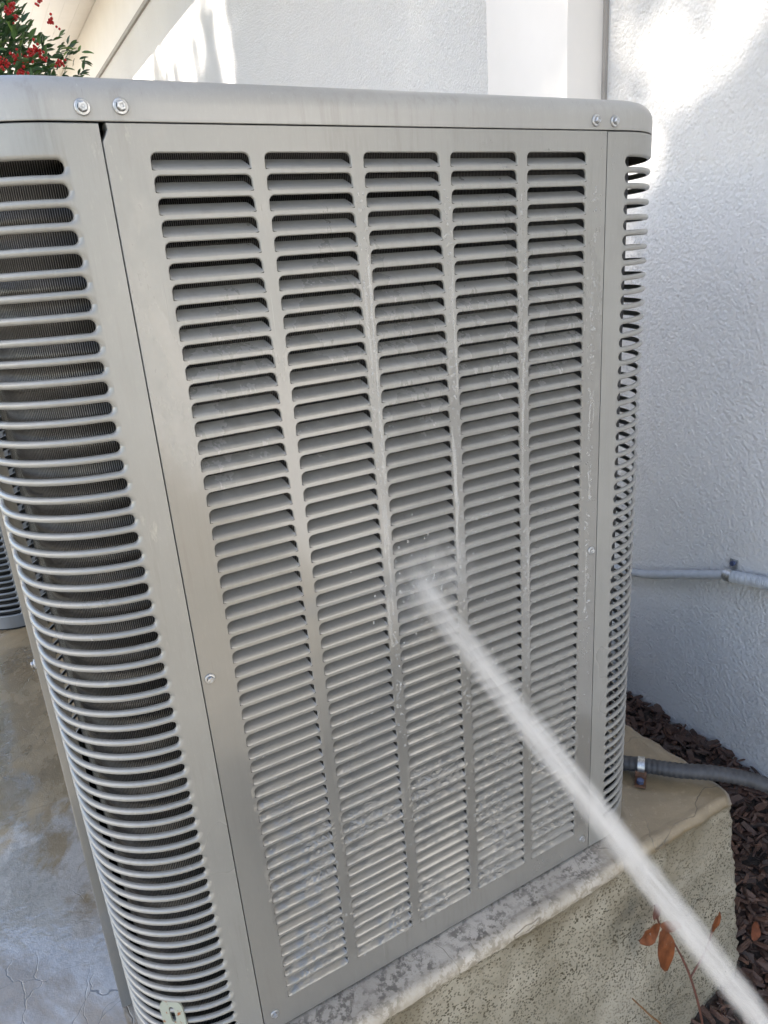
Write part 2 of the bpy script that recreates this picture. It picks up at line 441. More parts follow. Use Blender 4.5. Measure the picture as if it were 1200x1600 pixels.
# ------------------------------------------------------------------ the house wall on the right
WX = 1.20; WT = 1.46+Z0; ST = 1.86+Z0
house = tag(empty('house', (WX, 4, -.70)), 'white stucco house with boxed trim, frieze board and soffit behind the air conditioner', 'house')
hl = Vector((WX, 4, -.70))
def hobj(name, bm, mat, smooth=None, parent=None):
    o = obj(name, bm, mat, parent or house, smooth)
    for v in o.data.vertices: v.co -= hl
    return o
bm = bmesh.new()
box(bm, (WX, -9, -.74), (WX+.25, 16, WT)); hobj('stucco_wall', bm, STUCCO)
bm = bmesh.new(); box(bm, (WX-.016, -9, WT-.012), (WX+.2, 16, WT+.012)); hobj('drip_edge', bm, GREYTRIM)
bm = bmesh.new(); box(bm, (WX-.012, -9, WT+.013), (WX+.2, 16, ST-.004)); hobj('frieze_board', bm, SOFFIT)
k = 0
xx = WX-.012
while xx > .42:
    bm = bmesh.new(); box(bm, (xx-.099, -9, ST-.002), (xx, 16, ST+.012)); hobj('soffit_board', bm, SOFFIT); xx -= .1
bm = bmesh.new(); box(bm, (.40, -9.1, ST+.013), (WX+.3, 16.1, ST+.03)); hobj('soffit_backing', bm, SOFFIT)
bm = bmesh.new(); box(bm, (.37, -9.1, ST-.02), (.399, 16.1, ST+.16)); hobj('fascia', bm, SOFFIT)
bm = bmesh.new()
V = [bm.verts.new(p) for p in ((.30, -9.2, ST+.165), (.30, 16.2, ST+.165), (6, 16.2, ST+3.2), (6, -9.2, ST+3.2), (.30, -9.2, ST+.19), (.30, 16.2, ST+.19), (6, 16.2, ST+3.225), (6, -9.2, ST+3.225))]
for f in ((0, 1, 2, 3), (4, 5, 6, 7), (0, 1, 5, 4), (1, 2, 6, 5), (2, 3, 7, 6), (3, 0, 4, 7)): face(bm, [V[i] for i in f])
bmesh.ops.recalc_face_normals(bm, faces=bm.faces); hobj('roof', bm, ROOF)
bm = bmesh.new()                                        # boxed white trim standing off the wall
v = box(bm, (1.09, .722, -.72), (WX-.003, 1.0, WT-.014))
bmesh.ops.bevel(bm, geom=[e for e in bm.edges if abs(e.verts[0].co.z-e.verts[1].co.z) > 1 and e.verts[0].co.x < 1.15], offset=.004, segments=2, affect='EDGES', profile=.5)
hobj('trim_box', bm, TRIM, 40)
bm = bmesh.new(); box(bm, (WX-.008, .712, -.72), (WX+.01, .7215, WT-.014)); hobj('trim_joint', bm, GREYTRIM)

# ------------------------------------------------------------------ air conditioner
PT = .016                                                # louvre / slot pitch
NROW = 56
XC = [0.0006+.0917*i for i in range(5)]; LW = .0785      # louvre columns
SL, SR = -.0326, .4747                                   # panel seams
ZT, ZB = .0312+Z0, -.9186+Z0
RC, AF = .098, .0294                                     # corner radius and flat
CX0, CX1, CY0, CY1 = -.16, .602, 0.0, .762               # casing footprint
OH, TH, TL, MG = .0112, .0024, .0024, .004

def louver_mesh(w, simple=False):
    bm = bmesh.new(); r = .0048
    out = [(0, 0), (0, OH-r)]
    for i in range(1, 5): a = PI-PI/2*i/4; out.append((r+r*math.cos(a), OH-r+r*math.sin(a)))
    for i in range(0, 5): a = PI/2-PI/2*i/4; out.append((w-r+r*math.cos(a), OH-r+r*math.sin(a)))
    out.append((w, 0))
    def off(p, d):
        x, z = p
        nx = -1 if x < 1e-5 else (1 if x > w-1e-5 else 0)
        if x < r+1e-6 and z > OH-r: nx, nz = (x-r)/r, (z-(OH-r))/r
        elif x > w-r-1e-6 and z > OH-r: nx, nz = (x-(w-r))/r, (z-(OH-r))/r
        else: nz = 0
        return (x+nx*d, z+nz*d)
    A = [bm.verts.new((p[0], 0, p[1])) for p in [off(q, .0009) for q in out]]
    B = [bm.verts.new((p[0], .0004, p[1])) for p in [off(q, .0003) for q in out]]
    C = [bm.verts.new((p[0], .0011, p[1])) for p in out]
    D = [bm.verts.new((p[0], .0024, p[1])) for p in out]
    for U, V in ((A, B), (B, C), (C, D)):
        for i in range(len(U)-1): face(bm, (U[i], U[i+1], V[i+1], V[i]))
    bl, tl, tr, br = [bm.verts.new(p) for p in ((-MG, 0, -TL), (-MG, 0, OH+TH), (w+MG, 0, OH+TH), (w+MG, 0, -TL))]
    n = len(A); h = n//2
    a0, a1 = bm.verts.new((0, 0, -.0010)), bm.verts.new((w, 0, -.0010))
    face(bm, [bl, tl]+[A[i] for i in range(5, -1, -1)]+[a0])
    face(bm, [tl, tr]+[A[i] for i in range(n-6, 4, -1)])
    face(bm, [tr, br, a1]+[A[i] for i in range(n-1, n-7, -1)])
    face(bm, [bl, a0, a1, br])
    # pressed slat: rolls out of the face and slopes inwards and up
    prof = [(0, -.0010, 0), (.0003, -.0001, 0), (.0011, .0010, .0002), (.0026, .0022, .0006), (.0066, .0049, .0018), (.0105, .0076, .003)]
    rows = []
    us = [0, .008, .018, .03, .045, .07, .14, .3, .5, .7, .86, .93, .955, .97, .982, .992, 1]
    for (d, z, ins) in prof:
        row = []
        for u in us:
            x = ins+u*(w-2*ins)
            e = min(u, 1-u)*w; kk = max(0, 1-e/.0034)**1.3     # the ends draw back to the face
            row.append(Vector((u*w, d*(1-kk*.92), z*(1-kk*.80))))
        rows.append(row)
    grid(bm, rows)
    bmesh.ops.remove_doubles(bm, verts=bm.verts, dist=1e-6)
    bmesh.ops.recalc_face_normals(bm, faces=bm.faces)
    for f in bm.faces:
        if f.normal.y > .3 and f.calc_center_median().y < .0001: f.normal_flip()
    return bm
lb = louver_mesh(LW); LOUVER = mesh_of('louver', lb, PAINT_SLAT); auto(LOUVER, 30)

NOTCH = [(.0042, 0), (.0048, -.004), (.0030, -.008), (0, -.0125)]
def panel_bm():
    bm = bmesh.new()
    x0, x1 = SL+.0007, SR-.0007; zt, zb = ZT-.0005, ZB
    ztop = Z0+OH+TH; zbot = Z0-(NROW-1)*PT-TL
    xs = [x0]
    for c in XC: xs += [c-MG, c+LW+MG]
    xs.append(x1)
    zs = [zb, zbot, ztop, zt]
    g = {}
    def v(i, j):
        if (i, j) not in g: g[i, j] = bm.verts.new((xs[i], 0, zs[j]))
        return g[i, j]
    for j in range(3):
        for i in range(len(xs)-1):
            if j == 1 and i % 2 == 1: continue
            if (i, j) == (0, 2):
                face(bm, [v(0, 2), v(1, 2), v(1, 3)]+[bm.verts.new((x0+dx, 0, zt+dz)) for dx, dz in NOTCH]); continue
            face(bm, (v(i, j), v(i+1, j), v(i+1, j+1), v(i, j+1)))
    # folded returns round the edge, with a small notch at the top left
    ring = [(x0, zb), (x1, zb), (x1, zt)]+[(x0+dx, zt+dz) for dx, dz in NOTCH]; NR = len(ring)
    prev = None
    for (o, y) in ((0, 0), (.0007, .0005), (.0010, .0014), (.0010, .016)):
        cur = [bm.verts.new((x+(-o if k == 0 or k > 2 else o)*.5, y, z+(-o if k < 2 else o)*.5)) for k, (x, z) in enumerate(ring)]
        if prev:
            for i in range(NR): face(bm, (prev[i], prev[(i+1) % NR], cur[(i+1) % NR], cur[i]))
        prev = cur
    bmesh.ops.recalc_face_normals(bm, faces=bm.faces)
    for f in bm.faces:
        if abs(f.normal.y) > .9 and f.normal.y > 0: f.normal_flip()
    return bm

def corner_pt(s):
    """along the corner skin from the front seam (s=0) round to the side seam; returns point and outward normal"""
    L1 = AF; L2 = AF+RC*PI/2
    if s < L1: return Vector((CX0+RC+AF-s, 0)), Vector((0, -1))
    if s < L2:
        a = -PI/2-(s-L1)/RC
        n = Vector((math.cos(a), math.sin(a))); return Vector((CX0+RC, RC))+n*RC, n
    return Vector((CX0, RC+(s-L2))), Vector((-1, 0))
S0, S1 = AF, AF+RC*PI/2; STOT = 2*AF+RC*PI/2; HH = .0050; CZ = .0023+Z0
def corner_bar(up, dn, zu=PT/2, zd=-PT/2):
    """metal between the centre line of one slot and the next; z local to the bar's middle"""
    bm = bmesh.new(); FR = .0030
    ss = [S0-.004, S0-.002]
    ss += [S0+HH*t for t in (0, .03, .1, .22, .4, .65, 1)]
    ss += [S0+HH+(S1-S0-2*HH)*i/22 for i in range(1, 22)]
    ss += [S1-HH*t for t in (1, .65, .4, .22, .1, .03, 0)]+[S1+.002, S1+.004]
    def sd(s, z, zc):
        c = min(max(s, S0+HH), S1-HH); return math.hypot(s-c, z-zc)-HH
    cols = []
    for s in ss:
        c = min(max(s, S0+HH), S1-HH); e = math.sqrt(max(0, HH*HH-(s-c)**2)) if S0 <= s <= S1 else 0
        top = zu-(e if up else 0); bot = zd+(e if dn else 0)
        pts = []
        N = 10
        for i in range(N+1):
            t = (1-math.cos(PI*i/N))/2; z = bot+(top-bot)*t
            dd = min([sd(s, z, q) for q, f in ((PT/2, up), (-PT/2, dn)) if f] or [1])
            dd = max(0, dd); dep = 0 if dd >= FR else FR-math.sqrt(max(0, FR*FR-(FR-dd)**2))
            pts.append((z, dep))
        pts = ([(bot, pts[0][1]+.0012)] if dn else [(bot, pts[0][1])])+pts+([(top, pts[-1][1]+.0012)] if up else [(top, pts[-1][1])])
        p, n = corner_pt(s)
        cols.append([Vector((p.x-n.x*d, p.y-n.y*d, z)) for z, d in pts])
    grid(bm, cols)
    bmesh.ops.remove_doubles(bm, verts=bm.verts, dist=2e-6)
    bmesh.ops.recalc_face_normals(bm, faces=bm.faces)
    return bm
def corner_frame():
    bm = bmesh.new()
    zt, zb = ZT-.0005, ZB
    z1 = CZ+PT/2; z0 = CZ-(NROW-1)*PT-PT/2
    sa = [.0007, .002, AF*.5, S0-.004]; sb = [S1+.004, STOT-AF*.5, STOT-.002, STOT-.0007]
    smid = [S0-.004+(S1-S0+.008)*i/24 for i in range(25)]
    def sheet(ss, zs):
        grid(bm, [[Vector((*corner_pt(s)[0], z)) for z in zs] for s in ss])
    zt2 = zt-.0006
    sheet(sa, [zb, z0, z1, zt2]); sheet(sb, [zb, z0, z1, zt2])
    sheet(smid, [z1, zt2]); sheet(smid, [zb, z0])
    def ret(ss, z, dz):
        rows = []
        for s in ss:
            p, n = corner_pt(s); rows.append([Vector((p.x-n.x*d, p.y-n.y*d, z+e*dz)) for d, e in ((0, 0), (.0006, .0006), (.012, .0006))])
        grid(bm, rows)
    al = sa[:-1]+smid+sb[1:]
    ret(al, zt2, 1); ret(al, zb, -1)
    for s, q in ((.0007, -1), (STOT-.0007, 1)):                  # folded edges at the two seams
        p, n = corner_pt(s); t = Vector((-n.y, n.x))*1
        rows = []
        for z in (zb, zt2): rows.append([Vector((p.x-n.x*d, p.y-n.y*d, z)) for d in (0, .001, .014)])
        grid(bm, rows)
    bmesh.ops.remove_doubles(bm, verts=bm.verts, dist=2e-6)
    bmesh.ops.recalc_face_normals(bm, faces=bm.faces)
    return bm
def bars_meshes(mat):
    out = []
    for nm, args in (('grille_bar', (True, True)), ('grille_bar', (False, True)), ('grille_bar', (True, False))):
        me = mesh_of(nm, corner_bar(*args), mat); auto(me, 60); out.append(me)
    fr = mesh_of('corner_grille', corner_frame(), mat); auto(fr, 40)
    return out, fr
BARS, CFRAME = bars_meshes(PAINT_DRY)
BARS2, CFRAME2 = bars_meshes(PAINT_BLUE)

def screw_mesh(r):
    bm = bmesh.new()
    def ring(rad, y, n, tw=0): return [Vector((rad*math.cos(2*PI*i/n+tw), y, rad*math.sin(2*PI*i/n+tw))) for i in range(n)]
    grid(bm, [ring(r, 0, 18), ring(r, -r*.16, 18), ring(r*.9, -r*.26, 18), ring(r*.64, -r*.30, 18)], True)
    V = grid(bm, [ring(r*.62, -r*.26, 6, .3), ring(r*.62, -r*.72, 6, .3), ring(r*.52, -r*.84, 6, .3), ring(r*.26, -r*.84, 6, .3), ring(r*.2, -r*.76, 6, .3)], True)
    face(bm, V[-1])
    bmesh.ops.recalc_face_normals(bm, faces=bm.faces)
    return mesh_of('screw', bm, ZINC)
SCREW, SCREW_S = screw_mesh(.0057), screw_mesh(.0050)

def rrect(d, z, n=10):
    """rounded casing outline, inset by d"""
    r = max(RC-d, .002); P = []
    for cx, cy, a0 in ((CX1-RC, CY0+RC, -PI/2), (CX1-RC, CY1-RC, 0), (CX0+RC, CY1-RC, PI/2), (CX0+RC, CY0+RC, PI)):
        for i in range(n+1):
            a = a0+PI/2*i/n; P.append(Vector((cx+r*math.cos(a), cy+r*math.sin(a), z)))
    return P
def cap_bm():
    bm = bmesh.new(); z = .0320+Z0
    rings = [(.010, .001), (.0016, .001), (.0004, 0), (0, .0006), (0, .010), (0, .0125)]
    for i in range(1, 8):
        a = PI/2*i/7; rings.append((.019*(1-math.cos(a)), .0125+.019*math.sin(a)))
    rings += [(.030, .0325), (.050, .0325)]
    V = grid(bm, [rrect(d, z+h, 14) for d, h in rings], True)
    last = V[-1]; c = Vector(((CX0+CX1)/2, (CY0+CY1)/2, 0)); n = len(last)
    circ = []
    for v in last:
        d = Vector((v.co.x-c.x, v.co.y-c.y)).normalized(); circ.append(bm.verts.new((c.x+d.x*.305, c.y+d.y*.305, z+.034)))
    low = [bm.verts.new((v.co.x, v.co.y, z-.03)) for v in circ]
    for i in range(n):
        j = (i+1) % n; face(bm, (last[i], last[j], circ[j], circ[i])); face(bm, (circ[i], circ[j], low[j], low[i]))
    bmesh.ops.recalc_face_normals(bm, faces=bm.faces)
    return bm

def make_unit(full, paint, bars, cframe, label):
    u = tag(empty('air_conditioner'), label, 'air conditioner', 'outdoor air conditioners on the slab')
    # coil behind the skin
    bm = bmesh.new(); ins = .024
    n = 14; loop = rrect(ins, 0, n); loop.append(loop[0].copy()); uvl = bm.loops.layers.uv.new('UVMap')
    acc = [0]
    for a, b in zip(loop, loop[1:]): acc.append(acc[-1]+(b-a).length)
    lo, hi = .012, Z0+.03
    V = [[bm.verts.new((p.x, p.y, z)) for z in (lo, hi)] for p in loop]
    for i in range(len(loop)-1):
        f = face(bm, (V[i][0], V[i+1][0], V[i+1][1], V[i][1]))
        for lp, uv in zip(f.loops, ((acc[i], lo), (acc[i+1], lo), (acc[i+1], hi), (acc[i], hi))): lp[uvl].uv = uv
    obj('condenser_coil', bm, COIL, u, smooth=True)
    bm = bmesh.new()
    for d, zz in ((.006, .0035), (.006, -.0005+.0006)): pass
    grid(bm, [rrect(.004, .0055, 10), rrect(.004, .0002, 10)], True)
    top = [bm.verts.new(p) for p in rrect(.004, .0055, 10)]; face(bm, top)
    bmesh.ops.remove_doubles(bm, verts=bm.verts, dist=1e-6); bmesh.ops.recalc_face_normals(bm, faces=bm.faces)
    obj('base_pan', bm, DARK, u)
    # front panel
    fp = obj('front_panel', panel_bm(), paint, u, smooth=30)
    side_me = None
    if full:
        for r in range(NROW):
            for c in range(5): inst('louver', LOUVER, fp, (XC[c], 0, Z0-r*PT))
        for x, z in ((-.0243, -.4398), (-.0187, -.8933), (.4652, -.4398), (.4610, -.8958)): inst('screw', SCREW_S, fp, (x, -.0002, z+Z0))
    # the other three sides: louvre banks joined, nothing of them is seen but an edge
    bank = bmesh.new()
    for r in range(NROW):
        for c in range(5):
            k0 = len(bank.verts); bank.from_mesh(LOUVER); bank.verts.ensure_lookup_table()
            for v in bank.verts[k0:]: v.co += Vector((XC[c], 0, Z0-r*PT))
    bank_me = mesh_of('louver_bank', bank, paint); auto(bank_me, 30)
    if not full: inst('louver_bank', bank_me, fp)
    cx, cy = (CX0+CX1)/2, (CY0+CY1)/2
    def turn(o, a):
        # rotate about the casing's vertical axis
        m = Matrix.Translation((cx, cy, 0)) @ Matrix.Rotation(a, 4, 'Z') @ Matrix.Translation((-cx, -cy, 0))
        o.location = m.translation; o.rotation_euler = (0, 0, a)
    for a in (-PI/2, PI/2, PI):
        sp = inst('side_panel', fp.data, u); turn(sp, a); inst('louver_bank', bank_me, sp)
        if full and a == -PI/2:
            sp['label'] = 'left side panel standing slightly proud at its foot'
            for x, z in ((SR-.0100, -.4398),): inst('screw', SCREW_S, sp, (x, -.0002, z+Z0))
            # foot of this panel stands out from the casing
            sp.matrix_world = Matrix.Translation((-.0125, 0, 0)) @ Matrix.Translation((CX0, 0, .0)) @ Matrix.Rotation(.0125/.95, 4, 'Y') @ Matrix.Translation((-CX0, 0, 0)) @ (Matrix.Translation((cx, cy, 0)) @ Matrix.Rotation(a, 4, 'Z') @ Matrix.Translation((-cx, -cy, 0)))
    for q, a in enumerate((0, PI/2, PI, -PI/2)):
        cg = inst('corner_grille', cframe, u); turn(cg, a)
        for i in range(NROW+1):
            me = bars[1] if i == 0 else bars[2] if i == NROW else bars[0]
            inst('grille_bar', me, cg, (0, 0, CZ+PT/2-i*PT))
        if full and q == 0: first = cg
    cap = obj('top_cap', cap_bm(), PAINT_CAP_SKYLIT if full else paint, u, smooth=30)
    if full:
        for x, z in ((-.0421, .0396), (-.0152, .0407), (.4577, .0394), (.4841, .0392)):
            inst('screw', SCREW, cap, (x, -.0003, z+Z0+.001))
        inst('screw', SCREW_S, first, (-.037, -.0002, -.905+Z0))
        # bent pale tie-down bracket in front of the lowest bars
        bm = bmesh.new()
        def stad(hw, h0, h1, n=8):
            return [(hw*math.cos(a), h1+hw*math.sin(a)) for a in [PI*i/n for i in range(n+1)]]+[(hw*math.cos(a), h0+hw*math.sin(a)) for a in [PI+PI*i/n for i in range(n+1)]]
        outer = stad(.0135, -.03, .040)
        holes = [stad(.0030, .026, .040, 6), stad(.0030, -.004, .012, 6)]
        ov = [bm.verts.new((x, 0, z)) for x, z in outer]; eds = [bm.edges.new((ov[i], ov[(i+1) % len(ov)])) for i in range(len(ov))]
        for h in holes:
            hv = [bm.verts.new((x, 0, z)) for x, z in h]; eds += [bm.edges.new((hv[i], hv[(i+1) % len(hv)])) for i in range(len(hv))]
        bmesh.ops.triangle_fill(bm, edges=eds, use_beauty=True)
        ext = bmesh.ops.extrude_face_region(bm, geom=list(bm.faces))
        for v in ext['geom']:
            if isinstance(v, bmesh.types.BMVert): v.co.y += .0022
        bmesh.ops.recalc_face_normals(bm, faces=bm.faces)
        k = M('pale_green_bracket'); P = k.pos(); rn = k.noise(P, 110, 4, .6)
        k.set(Base_Color=k.mix(k.step(rn, .56, .64), (.34, .37, .32), (.24, .09, .03)), Roughness=.5, Metallic=.2)
        br = obj('tie_down_bracket', bm, k.m, u, smooth=30)
        p, nn = corner_pt(.092); br.location = (p.x+nn.x*.004, p.y+nn.y*.004, .052); br.rotation_euler = (-.10, -.10, math.atan2(nn.x, -nn.y))
    # fan guard and fan under the cap opening
    bm = bmesh.new()
    for r in [.03+.0275*i for i in range(11)]:
        n = 36; rows = []
        for i in range(n):
            a = 2*PI*i/n; rows.append([Vector((cx+(r+.0016*math.cos(b))*math.cos(a), cy+(r+.0016*math.cos(b))*math.sin(a), Z0+.064+.0016*math.sin(b))) for b in (0, PI/2, PI, 3*PI/2)])
        rows.append(rows[0]); grid(bm, rows, True)
    for i in range(6):
        a = PI*i/3+.2; tube(bm, [(cx+.02*math.cos(a), cy+.02*math.sin(a), Z0+.061), (cx+.304*math.cos(a), cy+.304*math.sin(a), Z0+.061)], .002, 6)
    obj('fan_guard', bm, DARK, u)
    bm = bmesh.new(); tube(bm, [(cx, cy, Z0-.14), (cx, cy, Z0-.02)], .05, 16)
    for i in range(3):
        a = 2*PI*i/3; ca, sa_ = math.cos(a), math.sin(a)
        rows = []
        for rr in (.045, .15, .28):
            wd = .05+.35*rr
            rows.append([Vector((cx+rr*math.cos(a+o*wd/rr*.5), cy+rr*math.sin(a+o*wd/rr*.5), Z0-.06+o*.03)) for o in (-1, 0, 1)])
        grid(bm, rows)
    obj('fan', bm, DARK, u)
    return u
ac = make_unit(True, PAINT, BARS, CFRAME, 'large grey louvered air conditioner being sprayed with water in the foreground')
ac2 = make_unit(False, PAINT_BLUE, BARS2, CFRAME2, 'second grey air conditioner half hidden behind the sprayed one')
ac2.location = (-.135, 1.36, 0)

# ------------------------------------------------------------------ conduits on the wall and over the slab
p = tag(empty('wall_conduit', (WX-.03, .3, Z0-.80)), 'thin grey conduit pipe strapped along the stucco wall', 'conduit')
def pobj(root, name, bm, mat, smooth=None, parent=None):
    o = obj(name, bm, mat, parent or root, smooth)
    for v in o.data.vertices: v.co -= root.location
    return o
bm = bmesh.new()
pts = spline([(WX-.014, 1.1, Z0-.93), (WX-.014, .9, Z0-.915), (WX-.014, .576, Z0-.880), (WX-.014, .42, Z0-.832), (WX-.014, .30, Z0-.790)], 40)
tube(bm, pts, .0105, 14); pobj(p, 'pipe', bm, PIPE, 50)
bm = bmesh.new()
pts = spline([(WX-.014, .31, Z0-.794), (WX-.015, .25, Z0-.783), (WX-.015, .16, Z0-.765), (WX-.015, -.05, Z0-.70), (WX-.015, -.5, Z0-.62)], 220)
tube(bm, pts, [.0128+.0011*math.sin(i*1.9) for i in range(len(pts))], 14); pobj(p, 'flexible_sleeve', bm, PIPE, 60)
bm = bmesh.new()
q = Vector((WX-.0145, .298, Z0-.790))
rows = []
for o in (-.009, .009):
    rows.append([q+Vector((-math.cos(a)*.0150, o, math.sin(a)*.0150)) for a in [-PI/2+PI*i/12 for i in range(13)]])
grid(bm, rows); box(bm, (WX-.004, q.y-.009, q.z+.0135), (WX-.0005, q.y+.009, q.z+.034))
st = pobj(p, 'strap', bm, ZINC, 40)
bm = bmesh.new(); tube(bm, [(WX-.004, q.y, q.z+.026), (WX-.010, q.y, q.z+.026)], .0058, 6); pobj(p, 'strap_screw', bm, BLUESCREW)

h = tag(empty('flexible_conduit', (.67, .10, 0)), 'thick dark grey flexible conduit lying over the slab corner by the mulch', 'conduit')
bm = bmesh.new()
pts = spline([(.50, .24, .016), (.585, .15, .016), (.655, .085, .0165), (.700, .030, .019), (.752, -.020, .020), (.795, -.075, .012), (.84, -.145, -.03), (.89, -.22, -.13), (.94, -.30, -.34)], 260)
tube(bm, pts, [.0122+.0006*math.sin(i*1.57) for i in range(len(pts))], 16); pobj(h, 'sleeve', bm, HOSE, 60)
def hp(t): return pts[int(t*(len(pts)-1))]
ci = min(range(len(pts)), key=lambda i: (pts[i]-Vector((.668, .075, .016))).length); c0 = pts[ci]; td = (pts[ci+2]-pts[ci-2]).normalized()
a_ = td.cross(Vector((0, 0, 1))).normalized(); b_ = a_.cross(td)
bm = bmesh.new()
grid(bm, [[c0+td*o+(a_*math.cos(2*PI*i/20)+b_*math.sin(2*PI*i/20))*(.0138) for i in range(20)] for o in (-.0055, -.005, .005, .0055)], True)
pobj(h, 'clamp', bm, ZINC, 40)
fd = a_ if a_.y < 0 else -a_
bm = bmesh.new()
e = c0+fd*.016; e.z = .0015
grid(bm, [[e+td*o*.009+fd*l+Vector((0, 0, zz)) for o in (-1, 1)] for l, zz in ((-.004, .012), (.0, .004), (.004, .0025), (.022, .0025), (.0225, 0))])
pobj(h, 'clamp_tab', bm, RUSTY, 30)
bm = bmesh.new(); tube(bm, [e+fd*.013+Vector((0, 0, .001)), e+fd*.013+Vector((0, 0, .008))], .006, 6); pobj(h, 'clamp_screw', bm, BLUESCREW)

# ------------------------------------------------------------------ seedling with dead leaves and twigs in front of the slab
def leaf_bm(bm, base, tip, up, wid, cup=.15, n=8):
    base, tip = Vector(base), Vector(tip); ax = tip-base; L = ax.length; ax.normalize(); sd = ax.cross(Vector(up)).normalized(); nn = sd.cross(ax)
    rows = []
    for i in range(n+1):
        t = i/n; ww = wid*(math.sin(PI*min(1, t*.93+.04))**.75)*(1-.25*t)
        c = base+ax*(L*t)+nn*(-.10*L*t*t)
        rows.append([c+sd*ww*o+nn*(abs(o)*cup*ww-.0) + nn*(.003*noise.noise(Vector((t*6, o*3, base.x*50)))) for o in (-1, -.55, 0, .55, 1)])
    grid(bm, rows)
s_ = tag(empty('seedling', (.60, -.085, -.56)), 'wilted seedling with rusty brown leaves in front of the slab', 'seedling')
bm = bmesh.new()
tube(bm, spline([(.68, -.10, -.57), (.655, -.092, -.40), (.62, -.085, -.27), (.575, -.080, -.165), (.545, -.078, -.115), (.535, -.075, -.075)], 29), [.0020]*15+[.0015]*15, 8)
tube(bm, spline([(.62, -.085, -.27), (.66, -.082, -.235), (.676, -.078, -.20)], 10), .0015, 6)
pobj(s_, 'stem', bm, STEM, 60)
for bs, tp, wd in (((.543, -.080, -.117), (.490, -.095, -.100), .0160), ((.545, -.082, -.122), (.549, -.100, -.196), .0205), ((.545, -.08, -.115), (.585, -.09, -.135), .010), ((.672, -.08, -.21), (.684, -.085, -.175), .008)):
    bm = bmesh.new(); leaf_bm(bm, bs, tp, (0, -1, .25), wd); pobj(s_, 'leaf', bm, DEADLEAF, 80)
bm = bmesh.new(); leaf_bm(bm, (.536, -.078, -.10), (.532, -.083, -.066), (0, -1, .2), .010); lf = pobj(s_, 'leaf', bm, STEM, 80)
t_ = tag(empty('twig', (.60, -.10, -.60)), 'short dry brown twig leaning against the slab face', 'twig')
bm = bmesh.new(); tube(bm, spline([(.64, -.13, -.62), (.600, -.10, -.45), (.565, -.085, -.345), (.540, -.076, -.305), (.512, -.064, -.262)], 16), [.0026-.0001*i for i in range(17)], 7)
pobj(t_, 'stick', bm, TWIG, 60)
ORANGE = [mat_simple('orange_dead_leaf', (.16, .045, .016), .55, 0, .4, 60, .4, .002), mat_simple('brown_curled_leaf', (.075, .03, .02), .6, 0, .4, 60, .4, .002)]
for i, (x, y, sz, rz, mi, lab) in enumerate(((.90, -.02, .02, .4, 0, 'small orange dead leaf on the mulch nearest the slab corner'), (.835, -.13, .028, 1.8, 1, 'curled brown leaf on the mulch at the foot of the slab corner'), (.93, -.10, .016, 2.6, 0, 'tiny orange leaf scrap on the dark mulch at the right edge'))):
    bm = bmesh.new(); d = Vector((math.cos(rz), math.sin(rz), .25))*sz
    b0 = Vector((x, y, mulch_h(x, y)+.018)); leaf_bm(bm, b0-d, b0+d, (.3, -.6, 1), sz*.55, .4)
    tag(obj('fallen_leaf', bm, ORANGE[mi], smooth=80), lab, 'leaf', 'dead leaves on the mulch')

